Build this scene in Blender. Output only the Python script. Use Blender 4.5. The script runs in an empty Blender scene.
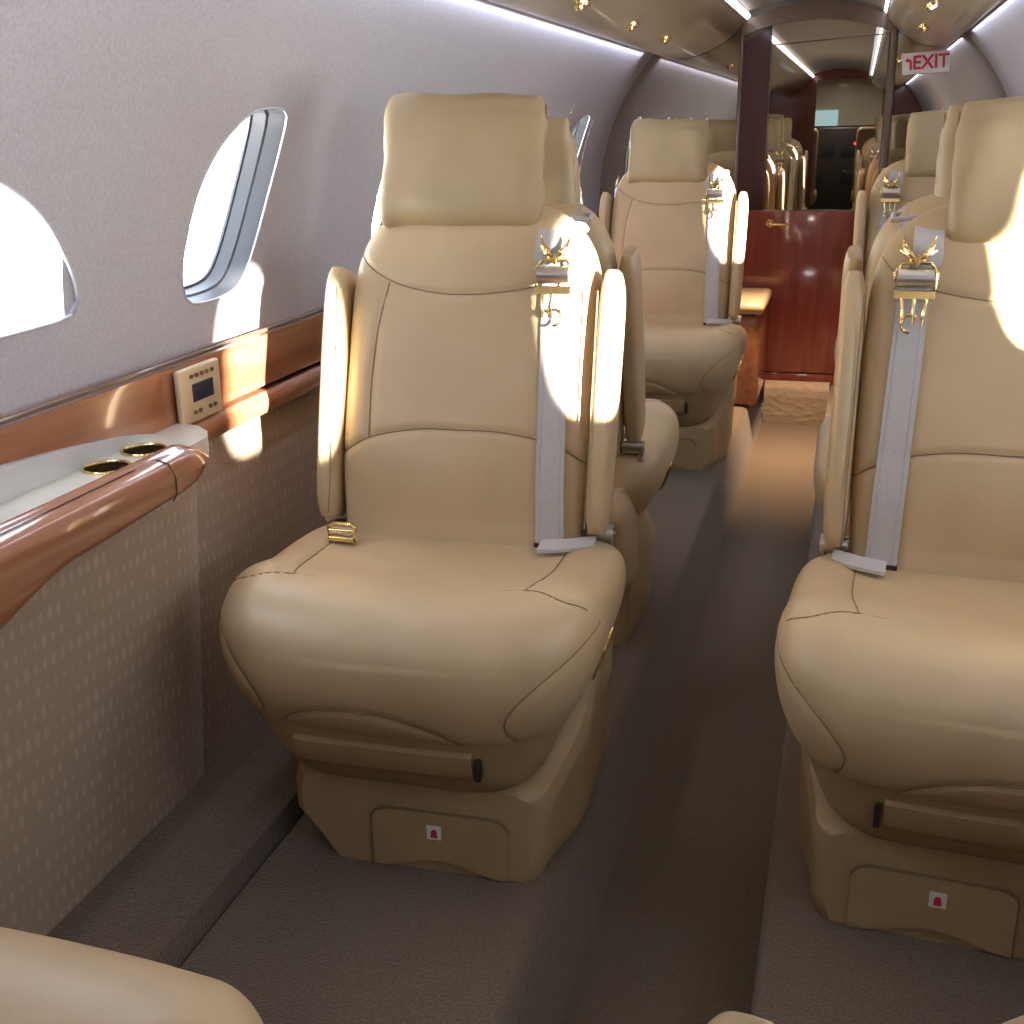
import bpy, math, random
from mathutils import Vector, Matrix, noise
from mathutils.bvhtree import BVHTree
random.seed(4)
C = bpy.context.scene.collection
PI = math.pi
CX, R0, ZC = -0.21, 0.79, 0.72          # fuselage liner: centre, radius, centre height
YB, YR0 = 4.7, -3.4                      # mirrored bulkhead, far end behind the camera

# ------------------------------------------------------------------ materials
def mat(name, col, rough=0.5, metal=0.0, coat=0.0, emit=None, es=0.0, sheen=0.0, spec=0.5):
    m = bpy.data.materials.new(name); m.use_nodes = True
    b = m.node_tree.nodes['Principled BSDF']
    b.inputs['Base Color'].default_value = (*col, 1)
    b.inputs['Roughness'].default_value = rough
    b.inputs['Metallic'].default_value = metal
    b.inputs['Coat Weight'].default_value = coat
    b.inputs['Coat Roughness'].default_value = 0.06
    b.inputs['Sheen Weight'].default_value = sheen
    b.inputs['Specular IOR Level'].default_value = spec
    if emit:
        b.inputs['Emission Color'].default_value = (*emit, 1)
        b.inputs['Emission Strength'].default_value = es
    return m
def nodes(m): return m.node_tree.nodes, m.node_tree.links, m.node_tree.nodes['Principled BSDF']
def add_noise(m, col2, scale=(1, 1, 1), ns=20, detail=4, bump=0.0, lo=.35, hi=.65, bdist=.002):
    N, L, b = nodes(m)
    tc = N.new('ShaderNodeTexCoord'); mp = N.new('ShaderNodeMapping'); mp.inputs['Scale'].default_value = scale
    nz = N.new('ShaderNodeTexNoise'); nz.inputs['Scale'].default_value = ns; nz.inputs['Detail'].default_value = detail
    L.new(tc.outputs['Object'], mp.inputs[0]); L.new(mp.outputs[0], nz.inputs['Vector'])
    rp = N.new('ShaderNodeValToRGB'); c1 = b.inputs['Base Color'].default_value[:]
    rp.color_ramp.elements[0].position = lo; rp.color_ramp.elements[1].position = hi
    rp.color_ramp.elements[0].color = c1; rp.color_ramp.elements[1].color = (*col2, 1)
    L.new(nz.outputs[0], rp.inputs[0]); L.new(rp.outputs[0], b.inputs['Base Color'])
    if bump:
        bp = N.new('ShaderNodeBump'); bp.inputs['Strength'].default_value = bump; bp.inputs['Distance'].default_value = bdist
        L.new(nz.outputs[0], bp.inputs['Height']); L.new(bp.outputs[0], b.inputs['Normal'])
    return m
def leather_mat(name, c1, c2, rough=.42):
    m = mat(name, c1, rough, spec=.45)
    add_noise(m, c2, (1, 1, 1), 6, 3, 0)
    N, L, b = nodes(m)
    tc = N.new('ShaderNodeTexCoord')
    n1 = N.new('ShaderNodeTexNoise'); n1.inputs['Scale'].default_value = 26; n1.inputs['Detail'].default_value = 5
    n2 = N.new('ShaderNodeTexVoronoi'); n2.inputs['Scale'].default_value = 420
    L.new(tc.outputs['Object'], n1.inputs['Vector']); L.new(tc.outputs['Object'], n2.inputs['Vector'])
    ad = N.new('ShaderNodeMath'); ad.operation = 'MULTIPLY_ADD'; ad.inputs[1].default_value = .06
    L.new(n2.outputs['Distance'], ad.inputs[0]); L.new(n1.outputs[0], ad.inputs[2])
    bp = N.new('ShaderNodeBump'); bp.inputs['Strength'].default_value = .22; bp.inputs['Distance'].default_value = .004
    L.new(ad.outputs[0], bp.inputs['Height']); L.new(bp.outputs[0], b.inputs['Normal'])
    return m
def wood_mat(name, c1, c2, c3, sc=(14, .9, 14), rough=.22, coat=.9):
    m = mat(name, c1, rough, coat=coat)
    N, L, b = nodes(m)
    tc = N.new('ShaderNodeTexCoord'); mp = N.new('ShaderNodeMapping'); mp.inputs['Scale'].default_value = sc
    n1 = N.new('ShaderNodeTexNoise'); n1.inputs['Scale'].default_value = 3; n1.inputs['Detail'].default_value = 7; n1.inputs['Distortion'].default_value = .8
    L.new(tc.outputs['Object'], mp.inputs[0]); L.new(mp.outputs[0], n1.inputs['Vector'])
    rp = N.new('ShaderNodeValToRGB'); e = rp.color_ramp.elements
    e[0].position = .3; e[0].color = (*c1, 1); e[1].position = .72; e[1].color = (*c3, 1)
    x = e.new(.5); x.color = (*c2, 1)
    L.new(n1.outputs[0], rp.inputs[0]); L.new(rp.outputs[0], b.inputs['Base Color'])
    return m
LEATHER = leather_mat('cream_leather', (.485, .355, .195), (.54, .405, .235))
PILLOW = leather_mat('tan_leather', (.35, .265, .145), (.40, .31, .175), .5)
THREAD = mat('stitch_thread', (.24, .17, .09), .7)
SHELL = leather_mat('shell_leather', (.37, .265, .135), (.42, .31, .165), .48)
BELT = add_noise(mat('belt_webbing', (.42, .395, .375), .6, sheen=.3), (.50, .475, .455), (300, 300, 40), 3, 2, .3, bdist=.001)
GOLD = mat('gold_metal', (.90, .66, .28), .22, 1.0)
SILVER = mat('satin_metal', (.62, .60, .58), .28, 1.0)
DARK = mat('dark_plastic', (.02, .018, .016), .4)
WHITE = mat('white_plastic', (.82, .80, .76), .5)
RED = mat('red_print', (.62, .03, .07), .5)
LINER = add_noise(mat('wall_liner', (.43, .425, .455), .5, spec=.4), (.51, .505, .535), (1, 1, 1), 190, 4, .12, bdist=.001)
BIN = add_noise(mat('bin_liner', (.34, .275, .185), .32, coat=.3), (.38, .31, .215), (1, 1, 1), 5, 2)
CEIL = mat('ceiling_liner', (.34, .29, .23), .5)
RAILW = wood_mat('rail_wood', (.27, .098, .045), (.33, .13, .062), (.40, .18, .09))
DOORW = wood_mat('door_wood', (.19, .036, .024), (.235, .046, .03), (.28, .062, .038), (10, 10, .9), .16)
DARKW = wood_mat('dark_wood', (.035, .006, .007), (.05, .008, .009), (.065, .012, .012), (10, 10, .9), .3, .25)
CARPET = add_noise(mat('carpet', (.12, .088, .057), .95, sheen=.25, spec=.1), (.175, .13, .086), (1, 1, 1), 240, 6, .9, bdist=.004)
CARPET2 = add_noise(mat('ribbed_carpet', (.36, .275, .19), .95, sheen=.25, spec=.1), (.43, .335, .24), (1, 1.2, 2.2), 30, 6, .7, bdist=.006)
REVEAL = mat('window_reveal', (.045, .047, .05), .45, spec=.25)
RUBBER = mat('window_seal', (.03, .03, .035), .4)
CREAM = mat('ledge_cream', (.66, .62, .52), .35, coat=.2)
GREYP = mat('lid_grey', (.60, .61, .60), .35, coat=.2)
SKYB = mat('windscreen_blue', (.3, .5, .6), .5, emit=(.45, .72, .85), es=1.1)
LEDM = mat('led_strip', (.9, .9, 1), .5, emit=(.86, .88, 1.0), es=5)
GLOW = mat('joint_glow', (.8, .8, .9), .5, emit=(.80, .84, 1.0), es=1.3)
REDLED = mat('red_indicator', (.8, .05, .03), .5, emit=(1, .06, .03), es=4)
GREENLED = mat('green_indicator', (.1, .8, .3), .5, emit=(.1, 1, .35), es=3)
AMBER = mat('amber_lamp_lens', (1, .85, .6), .4, emit=(1, .82, .55), es=3)
def fabric_mat():
    m = mat('dado_fabric', (.42, .35, .28), .8, sheen=.2, spec=.25)
    N, L, b = nodes(m)
    tc = N.new('ShaderNodeTexCoord'); sp = N.new('ShaderNodeSeparateXYZ'); L.new(tc.outputs['Object'], sp.inputs[0])
    nz = N.new('ShaderNodeTexNoise'); nz.inputs['Scale'].default_value = 9; L.new(tc.outputs['Object'], nz.inputs['Vector'])
    def mth(op, a, c=None, d=None):
        n = N.new('ShaderNodeMath'); n.operation = op
        for i, v in enumerate((a, c, d)):
            if v is None: continue
            if isinstance(v, (int, float)): n.inputs[i].default_value = v
            else: L.new(v, n.inputs[i])
        return n.outputs[0]
    row = mth('MULTIPLY', sp.outputs['Z'], 1 / .030)
    rf = mth('SUBTRACT', mth('FRACT', row), .5)
    rowi = mth('FLOOR', row)
    colv = mth('MULTIPLY_ADD', sp.outputs['Y'], 1 / .0165, mth('MULTIPLY', mth('FRACT', mth('MULTIPLY', mth('SINE', mth('MULTIPLY', rowi, 12.9)), 437.5)), 1))
    cf = mth('SUBTRACT', mth('FRACT', colv), .5)
    d = mth('ADD', mth('MULTIPLY', mth('MULTIPLY', rf, rf), 5.0), mth('MULTIPLY', mth('MULTIPLY', cf, cf), 7.0))
    cell = N.new('ShaderNodeTexWhiteNoise'); cell.noise_dimensions = '2D'
    cb = N.new('ShaderNodeCombineXYZ'); L.new(mth('FLOOR', colv), cb.inputs[0]); L.new(rowi, cb.inputs[1]); L.new(cb.outputs[0], cell.inputs['Vector'])
    sz = mth('MULTIPLY_ADD', cell.outputs['Value'], .62, .12)
    f = mth('SMOOTH_MIN', mth('MAXIMUM', mth('MULTIPLY', mth('SUBTRACT', sz, d), 4), 0), 1, .2)
    mx = N.new('ShaderNodeMix'); mx.data_type = 'RGBA'
    mx.inputs['A'].default_value = (.36, .275, .195, 1); mx.inputs['B'].default_value = (.435, .34, .25, 1)
    L.new(f, mx.inputs['Factor']); L.new(mx.outputs['Result'], b.inputs['Base Color'])
    bp = N.new('ShaderNodeBump'); bp.inputs['Strength'].default_value = .3; bp.inputs['Distance'].default_value = .002
    L.new(f, bp.inputs['Height']); L.new(bp.outputs[0], b.inputs['Normal'])
    return m
FABRIC = fabric_mat()
def glass_mat():
    m = bpy.data.materials.new('window_glass'); m.use_nodes = True; N, L = m.node_tree.nodes, m.node_tree.links
    N.remove(N['Principled BSDF']); o = N['Material Output']
    t = N.new('ShaderNodeBsdfTransparent'); t.inputs[0].default_value = (.97, .98, 1, 1)
    g = N.new('ShaderNodeBsdfGlossy'); g.inputs['Roughness'].default_value = .03
    mx = N.new('ShaderNodeMixShader'); mx.inputs[0].default_value = .06
    L.new(t.outputs[0], mx.inputs[1]); L.new(g.outputs[0], mx.inputs[2]); L.new(mx.outputs[0], o.inputs[0]); return m
GLASS = glass_mat()
def mirror_mat(n, c):
    m = bpy.data.materials.new(n); m.use_nodes = True; N, L = m.node_tree.nodes, m.node_tree.links
    N.remove(N['Principled BSDF']); o = N['Material Output']
    g = N.new('ShaderNodeBsdfGlossy'); g.inputs['Roughness'].default_value = 0.0; g.inputs['Color'].default_value = (*c, 1)
    L.new(g.outputs[0], o.inputs[0]); return m
MIRROR = mirror_mat('smoked_mirror', (.52, .475, .42))

# ------------------------------------------------------------------ mesh helpers
class MB:
    def __init__(s): s.v = []; s.f = []; s.m = []
    def add(s, vs, fs, mi=0):
        k = len(s.v); s.v += [Vector(p) for p in vs]
        for f in fs: s.f.append(tuple(i + k for i in f)); s.m.append(mi)
    def box(s, x0, x1, y0, y1, z0, z1, mi=0, bev=0):
        if bev <= 0:
            vs = [(x, y, z) for x in (x0, x1) for y in (y0, y1) for z in (z0, z1)]
            s.add(vs, [(0, 1, 3, 2), (4, 6, 7, 5), (0, 4, 5, 1), (2, 3, 7, 6), (0, 2, 6, 4), (1, 5, 7, 3)], mi); return
        cx, cy, cz = (x0 + x1) / 2, (y0 + y1) / 2, (z0 + z1) / 2
        rings = []
        hx, hy, hz = (x1 - x0) / 2, (y1 - y0) / 2, (z1 - z0) / 2
        b = min(bev, hx, hy, hz)
        lv = [(hz * -1 + b * (1 - math.cos(a)), b * (1 - math.sin(a))) for a in [i * PI / 8 for i in range(5)]]
        lv += [(-z, i) for z, i in reversed(lv)]
        for z, ins in lv:
            ring = []
            for sx, sy, a0 in ((1, 1, 0), (-1, 1, 90), (-1, -1, 180), (1, -1, 270)):
                for k in range(5):
                    a = math.radians(a0 + k * 22.5); r = b - ins if b > ins else 0
                    ring.append((cx + sx * (hx - b) + r * math.cos(a), cy + sy * (hy - b) + r * math.sin(a), cz + z))
            rings.append(ring)
        s.loft(rings, mi)
    def loft(s, rings, mi=0, cap=True, closed=True):
        n = len(rings[0]); vs = [p for r in rings for p in r]; fs = []
        for i in range(len(rings) - 1):
            for j in range(n if closed else n - 1):
                a, b = i * n + j, i * n + (j + 1) % n
                fs.append((a, b, b + n, a + n))
        if cap: fs.append(tuple(reversed(range(n)))); k = (len(rings) - 1) * n; fs.append(tuple(range(k, k + n)))
        s.add(vs, fs, mi)
    def tube(s, pts, r, mi=0, n=8, closed=False, flat=None):
        pts = [Vector(p) for p in pts]; m = len(pts); rings = []
        rr = r if isinstance(r, (list, tuple)) else [r] * m
        up = Vector((.13, .31, .94)).normalized()
        for i, p in enumerate(pts):
            a = pts[(i - 1) % m] if (closed or i > 0) else p; b = pts[(i + 1) % m] if (closed or i < m - 1) else p
            t = (b - a).normalized(); u = t.cross(up)
            if u.length < .05: u = t.cross(Vector((1, 0, 0)))
            u.normalize(); w = t.cross(u)
            rings.append([p + (u * math.cos(q) + w * math.sin(q)) * rr[i] for q in [2 * PI * k / n for k in range(n)]])
        if closed: rings.append(rings[0])
        s.loft(rings, mi, cap=not closed)
    def cyl(s, p, q, r, mi=0, n=24, r2=None):
        s.tube([p, q], [r, r if r2 is None else r2], mi, n)
    def prism(s, poly, fn, d0, d1, mi=0):
        a = [fn(u, v, d0) for u, v in poly]; b = [fn(u, v, d1) for u, v in poly]
        s.loft([a, b], mi)
    def build(s, name, mats, parent=None, smooth=True, sharp=40):
        me = bpy.data.meshes.new(name); me.from_pydata([tuple(p) for p in s.v], [], s.f)
        for m in (mats if isinstance(mats, (list, tuple)) else [mats]): me.materials.append(m)
        me.polygons.foreach_set('material_index', s.m)
        import bmesh
        bm = bmesh.new(); bm.from_mesh(me); bmesh.ops.recalc_face_normals(bm, faces=bm.faces); bm.to_mesh(me); bm.free()
        if smooth:
            me.polygons.foreach_set('use_smooth', [True] * len(me.polygons))
            me.set_sharp_from_angle(angle=math.radians(sharp))
        me.update()
        o = bpy.data.objects.new(name, me); C.objects.link(o)
        if parent: o.parent = parent
        return o
def tag(o, label, cat, group=None, kind=None):
    o['label'] = label
    if cat: o['category'] = cat
    if group: o['group'] = group
    if kind: o['kind'] = kind
    return o
def struct(o): o['kind'] = 'structure'; return o
def thing(name, label, cat, loc=(0, 0, 0), rz=0, group=None):
    o = bpy.data.objects.new(name, None); o.empty_display_size = .05; C.objects.link(o)
    o.location = loc; o.rotation_euler = (0, 0, rz); return tag(o, label, cat, group)
def copy_tree(o, parent=None):
    c = o.copy(); C.objects.link(c)
    if parent: c.parent = parent
    for ch in list(o.children): copy_tree(ch, c)
    return c
def sgp(v, p): return math.copysign(abs(v) ** p, v)
def sup(a, b, n, M):
    return [(a * sgp(math.cos(t), 2 / n), b * sgp(math.sin(t), 2 / n)) for t in [2 * PI * k / M for k in range(M)]]
def catmull(P, n, closed=False):
    P = [Vector(p) for p in P]; m = len(P); out = []
    for i in range(m if closed else m - 1):
        a, b, c, d = (P[(i - 1) % m] if closed or i > 0 else P[i]), P[i], P[(i + 1) % m], (P[(i + 2) % m] if closed or i + 2 < m else P[(i + 1) % m])
        for k in range(n):
            t = k / n
            out.append(.5 * ((2 * b) + (c - a) * t + (2 * a - 5 * b + 4 * c - d) * t * t + (-a + 3 * b - 3 * c + d) * t ** 3))
    if not closed: out.append(P[-1])
    return out
def lerp_tab(tab, t):
    for (t0, v0), (t1, v1) in zip(tab, tab[1:]):
        if t <= t1:
            k = max(0, (t - t0) / (t1 - t0)); k = k * k * (3 - 2 * k); return v0 + (v1 - v0) * k
    return tab[-1][1]
def bvh(mb): return BVHTree.FromPolygons([tuple(p) for p in mb.v], mb.f)
def groove(mb, seams, axis, depth=.004, sig=.0045, side=None):
    """press a seam line into the mesh; seams are polylines in the plane across `axis` ('y': x,z  'z': x,y)"""
    tree = bvh(mb); d = Vector((0, 1, 0)) if axis == 'y' else Vector((0, 0, -1))
    segs = []; tubes = []
    for pl in seams:
        pts = catmull([(a, b, 0) for a, b in pl], 10)
        hit = []
        for p in pts:
            o = Vector((p.x, -1, p.y)) if axis == 'y' else Vector((p.x, p.y, 1.2))
            h = tree.ray_cast(o, d)
            if h[0] is not None: hit.append(h[0])
        tubes.append(hit); segs += list(zip(hit, hit[1:]))
    for i, v in enumerate(mb.v):
        best = 1
        for a, b in segs:
            if abs(a.x - v.x) > .04 or abs(a.y - v.y) > .04 or abs(a.z - v.z) > .04: continue
            ab = b - a; L2 = ab.length_squared
            if L2 < 1e-12: continue
            t = min(1, max(0, (v - a).dot(ab) / L2)); best = min(best, (v - a - ab * t).length)
        if best < .02: mb.v[i] = v + d * depth * (math.exp(-(best / sig) ** 2))
    for hit in tubes:
        if len(hit) > 2:
            mb.tube([h + d * (depth * .62) for h in hit], .0010, 1, 5)

# ------------------------------------------------------------------ the seat (faces -Y, aisle on +X)
UPV = Vector((0, .30, .954)); NRM = Vector((0, -.954, .30))
BACK0 = Vector((0, .285, .33))
def back_pt(x, n, h): return BACK0 + Vector((x, 0, 0)) + UPV * h + NRM * n
def make_seat():
    root = thing('cabin_seat', '', 'seat')
    # cushion
    prof = catmull([(.36, .37, 0), (.30, .398, 0), (.15, .408, 0), (.03, .424, 0), (-.05, .418, 0), (-.098, .385, 0), (-.112, .335, 0), (-.102, .280, 0),
                    (-.075, .243, 0), (-.01, .228, 0), (.20, .228, 0), (.34, .25, 0), (.375, .32, 0)], 9, True)
    cy, cz, W = .12, .325, .268
    mb = MB(); rings = []; NS = 110
    for i in range(NS + 1):
        a = -PI / 2 + PI * i / NS
        s = math.sin(a); s = math.copysign(1 - (1 - abs(s)) ** 1.0, s)
        s = math.copysign(abs(s) ** .62 if abs(s) < 1 else 1, s) if False else s
        r = (1 - abs(s) ** 9) ** (1 / 3.0) if abs(s) < 1 else 0
        r = max(r, .02); rt = max(.02, (1 - abs(s) ** 16) ** (1 / 3.0)) if abs(s) < 1 else .02; ring = []
        for p in prof:
            y = cy + (p.x - cy) * (.35 + .65 * r) if r > .02 else cy + (p.x - cy) * .35
            z = cz + (p.y - cz) * (rt if p.y > cz else r)
            x = s * W
            k = min(1, max(0, (.40 - z) / .17)); x *= 1 - .15 * k * k
            if y < .12: y += .045 * abs(s) ** 3 * min(1, (.12 - y) / .15)
            if z > .36:
                z += .006 * math.exp(-((abs(x) - .20) / .03) ** 2) - .004 * math.exp(-(x / .15) ** 2)
            w = noise.noise(Vector((x * 9, y * 9, z * 9))) * .003
            ring.append(Vector((x, y, z + w)))
        rings.append(ring)
    mb.loft(rings)
    groove(mb, [[(.268, .385), (.245, .372), (.208, .345), (.178, .315), (.165, .288), (.17, .262), (.185, .25)],
                [(-.262, .385), (-.235, .372), (-.208, .345), (-.184, .315), (-.172, .288), (-.175, .262), (-.188, .25)],
                [(-.145, .238), (-.138, .262), (-.10, .284), (-.04, .293), (.02, .288), (.075, .268), (.110, .240)]], 'y')
    groove(mb, [[(.18, .25), (.178, .12), (.165, .03)], [(-.18, .25), (-.178, .12), (-.165, .03)],
                [(-.25, .02), (-.215, .005), (-.165, .03), (-.12, .028)], [(.12, .028), (.165, .03), (.215, .005), (.25, .02)]], 'z', .003)
    tree_c = bvh(mb)
    cush = mb.build('cushion', [LEATHER, THREAD], root, sharp=70)
    # backrest
    mb = MB(); rings = []; NH = 120; M = 112; H = .590
    def ringat(h, k=1.0):
        t = h / H
        w = lerp_tab([(0, .188), (.35, .200), (.62, .200), (1, .192)], t)
        if t > .70:
            u = (t - .70) / .30; w *= max(0.001, 1 - u ** 3.4) ** (1 / 2.7)
        th = lerp_tab([(0, .050), (.3, .066), (.7, .062), (1, .05)], t)
        e = max(.12, (1 - max(0, (t - .86) / .14) ** 2.5) ** .5) if t > .86 else 1
        e2 = min(1, .35 + t / .05 * .65) if t < .05 else 1
        out = []
        for (x, n) in sup(w * k, th * e * e2, 3.6, M):
            if n > 0:
                inner = math.exp(-(abs(x) / .165) ** 6) if t < .95 else 0
                n -= .013 * inner * min(1, t / .15) * min(1, (1 - t) / .25)
                n += .010 * math.exp(-((t - .32) / .18) ** 2) * math.exp(-(x / .14) ** 2)
            n += noise.noise(Vector((x * 8, h * 8, 1.7))) * .002
            out.append(back_pt(x, n, h))
        return out
    for i in range(NH + 1): rings.append(ringat(H * (i / NH)))
    mb.loft(rings)
    def bz(h): return (back_pt(0, .06, h)).z
    groove(mb, [[(-.198, bz(.51)), (-.17, bz(.475)), (-.11, bz(.445)), (-.03, bz(.432)), (.05, bz(.436)), (.12, bz(.45)), (.17, bz(.475)), (.196, bz(.51))],
                [(-.130, bz(.449)), (-.144, bz(.38)), (-.150, bz(.30)), (-.148, bz(.21))],
                [(.130, bz(.449)), (.144, bz(.38)), (.150, bz(.30)), (.148, bz(.21))],
                [(-.20, bz(.175)), (-.15, bz(.208)), (-.07, bz(.226)), (.0, bz(.228)), (.07, bz(.226)), (.15, bz(.208)), (.20, bz(.175))]], 'y')
    tree_back = bvh(mb)
    mb.build('backrest', [LEATHER, THREAD], root, sharp=70)
    # headrest pillow
    mb = MB(); rings = []
    for i in range(61):
        t = i / 60; h = .525 + t * .205; q = abs(2 * t - 1)
        e = (1 - q ** 6) ** .5 if q < 1 else 0; e = max(e, .08)
        wv = .128 - .005 * t; wv *= .93 + .07 * e
        out = []
        for (x, n) in sup(wv, .050 * (.15 + .85 * e) * (1.0 - .12 * t), 4.2, 96):
            wr = noise.noise(Vector((x * 14, h * 9, n * 12))) * .017 * (.2 + abs(x) / .12)
            if n > 0: wr -= .004 * math.exp(-((h - .70) / .012) ** 2) * min(1, max(0, (x - .01) / .05))
            out.append(back_pt(x - .024 + .004 * noise.noise(Vector((h * 30, n * 20, x * 5))), n + .026 + wr, h + noise.noise(Vector((x * 16, 3.3, n * 8))) * .004))
        rings.append(out)
    mb.loft(rings)
    for sx in (-1, 1):
        mb.tube([back_pt(sx * .123 - .024, .02 + .004 * math.sin(h * 90), h) for h in [.54 + .0175 * k for k in range(11)]], .0016, 1, 5)
    hr = mb.build('headrest', [PILLOW, THREAD], root, sharp=70)
    # rear shell of the back and folded armrests
    mb = MB(); rings = []
    for i in range(31):
        t = i / 30; h = .02 + t * .50; q = max(0, (t - .8) / .2)
        e = max(.1, (1 - q ** 2.4)) ** .5
        rings.append([back_pt(x, -.052 + n, h) for x, n in sup(.176 * (.75 + .25 * e), .034 * e, 4, 40)])
    mb.loft(rings); mb.build('back_shell', SHELL, root)
    for sx in (-1, 1):
        mb = MB(); rings = []
        for i in range(41):
            t = i / 40; q = abs(2 * t - 1); e = max(.1, (1 - q ** 9)) ** .5
            h = .083 + t * .393
            dd = .040 + .008 * math.sin(t * PI)
            rings.append([back_pt(sx * (.2150 + .004 * t) + x, n + .022, h) for x, n in sup(.0175 * (.4 + .6 * e), dd * (.55 + .45 * e), 3.2, 40)])
        mb.loft(rings)
        mb.tube([back_pt(sx * .2150 + (-sx) * .012, .022 + .046, .09 + .009 * k) for k in range(40)], .0012, 1, 5)
        arm = mb.build('armrest', [LEATHER, THREAD], root, sharp=60)
        b2 = MB(); b2.cyl(back_pt(sx * .196, -.01, .085), back_pt(sx * .236, -.01, .085), .014, 0, 20)
        b2.tube([back_pt(sx * .232, -.01, .085), back_pt(sx * .228, -.03, .05)], .006, 0, 8)
        b2.build('arm_hinge', SILVER, arm)
    # hip fairings either side under the back
    for sx in (-1, 1):
        mb = MB(); rings = []
        for i in range(21):
            t = i / 20; z = .15 + t * .19; q = max(0, (t - .6) / .4); e = max(.15, 1 - q ** 2.2) ** .5
            rings.append([Vector((sx * .195 + x, .345 + y + (z - .2) * .15, z)) for x, y in sup(.032 * e, .075 * e, 3, 36)])
        mb.loft(rings); mb.build('side_fairing', LEATHER, root)
    # seat pan
    mb = MB(); rings = []
    for i in range(25):
        t = i / 24; z = .140 + t * .125
        e = 1 - .10 * (1 - min(1, t / .35)) ** 2.2
        rings.append([Vector((x, .13 + y, z)) for x, y in sup((.182 + .045 * t) * e, (.165 + .05 * t) * e, 5, 80)])
    mb.loft(rings)
    tree_pan = bvh(mb)
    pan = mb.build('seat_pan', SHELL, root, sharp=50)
    mb = MB()
    def front(tree, x, z, off=0):
        h = tree.ray_cast(Vector((x, -1, z)), Vector((0, 1, 0)))
        return (h[0] if h[0] is not None else Vector((x, 0, z))) + Vector((0, -off, 0))
    rings = []
    for k in range(33):
        x = -.135 + .25 * k / 32
        col = [front(tree_pan, x, z, o) for z, o in ((.182, -.004), (.184, .010), (.195, .013), (.215, .012), (.228, .010), (.232, -.004))]
        rings.append(col)
    mb.loft(rings)
    mb.build('footrest_flap', SHELL, pan, sharp=50)
    mb = MB(); p = front(tree_pan, .122, .205, .006); mb.box(p.x - .003, p.x + .004, p.y - .008, p.y + .006, .190, .222, 0, .002)
    mb.build('pull_tab', DARK, pan)
    # base
    mb = MB(); rings = []
    for i in range(41):
        t = i / 40; y = -.012 + t * .372
        hr_ = lerp_tab([(0, .196), (.1, .204), (.45, .232), (1, .225)], t)
        hw = lerp_tab([(0, .172), (.1, .180), (.5, .198), (1, .198)], t)
        zt = lerp_tab([(0, .142), (.12, .146), (.75, .275), (1, .28)], t)
        e = 1 if t > .03 else .92 + .08 * t / .03
        ring = []
        pts = [(hr_ - .014, .0), (hr_ - .006, .02), (hr_, zt - .03), (hr_ - .006, zt - .008), (hr_ - .025, zt), (-hw + .025, zt), (-hw + .006, zt - .008), (-hw, zt - .03), (-hw, .07), (-hw + .055, .0)]
        cx0, cz0 = 0, zt / 2
        for j in range(len(pts)):
            a, b = pts[j], pts[(j + 1) % len(pts)]
            for k in range(6):
                u = a[0] + (b[0] - a[0]) * k / 6; v = a[1] + (b[1] - a[1]) * k / 6
                ring.append(Vector((u * e, y + .0, v if e == 1 else cz0 + (v - cz0) * (e if v > .02 else 1))))
        rings.append(ring)
    mb.loft(rings)
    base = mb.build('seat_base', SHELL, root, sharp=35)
    # access door with arched lower edge
    DX = .040
    poly = [(-.092 + DX, .002)] + [(-.092 + DX, .055)]
    for k in range(7):
        a = PI - k * PI / 12; poly.append((DX - .066 + .026 * math.cos(a), .076 + .020 * math.sin(a)))
    for k in range(7):
        a = PI / 2 - k * PI / 12; poly.append((DX + .082 + .024 * math.cos(a), .076 + .020 * math.sin(a)))
    poly += [(DX + .106, .002), (DX + .088, .002)]
    for k in range(11):
        u = k / 10; poly.append((DX + .075 - .14 * u, .004 + .017 * math.sin(PI * u) ** 1.2))
    mb = MB(); mb.prism(poly, lambda u, v, d: Vector((u, d, v)), -.018, .0)
    e2 = [(DX + (u - DX) * 1.02, v if v < .03 else v + .0022) for u, v in poly[:16]]
    mb.tube([(u, -.0155, v) for u, v in e2], .0016, 1, 5)
    dr = mb.build('access_door', [SHELL, THREAD], base, sharp=40)
    mb = MB(); mb.box(-.0105 + DX, .0105 + DX, -.0192, -.018, .056, .078); st = mb.build('sticker', WHITE, dr, False)
    mb = MB(); mb.prism([(-.005, .069), (.005, .069), (.0046, .078), (.0028, .082), (-.0022, .082), (-.0042, .078)], lambda u, v, d: Vector((u + DX, d, v - .010)), -.0198, -.0192)
    mb.build('life_vest_symbol', RED, st, False); 
    # shoulder belt: webbing laid on the backrest
    def ribbon(path, half, th=.0022):
        rings = []
        for c, xd, nd in path:
            rings.append([c - xd * half, c - xd * half + nd * th, c + xd * half + nd * th, c + xd * half])
        return rings
    path = []
    for k in range(40):
        h = .06 + .41 * k / 39; x = .148 - .012 * (k / 39)
        z = back_pt(0, .06, h).z
        hit = tree_back.ray_cast(Vector((x, -1, z)), Vector((0, 1, 0)))[0]
        if hit is None: continue
        h2 = tree_back.ray_cast(Vector((x - .02, -1, z)), Vector((0, 1, 0)))[0]; h3 = tree_back.ray_cast(Vector((x + .02, -1, z)), Vector((0, 1, 0)))[0]
        if h2 and h3:
            xd = Vector((1, 0, 0)); y = min(hit.y, h2.y, h3.y); hit = Vector((x, y, z))
        path.append((hit + Vector((0, -.004, 0)), Vector((1, 0, 0)), NRM))
    mb = MB(); mb.loft(ribbon(path, .0215)); 
    for sx in (-.35, .35):
        mb.tube([c + Vector((sx * .043, 0, 0)) + NRM * .0026 for c, _, _ in path], .0007, 0, 4)
    belt = mb.build('shoulder_belt', BELT, root, sharp=50)
    top = path[-1][0]; xb = top.x
    # belt over the shoulder
    pts = [top + NRM * .004]
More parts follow.
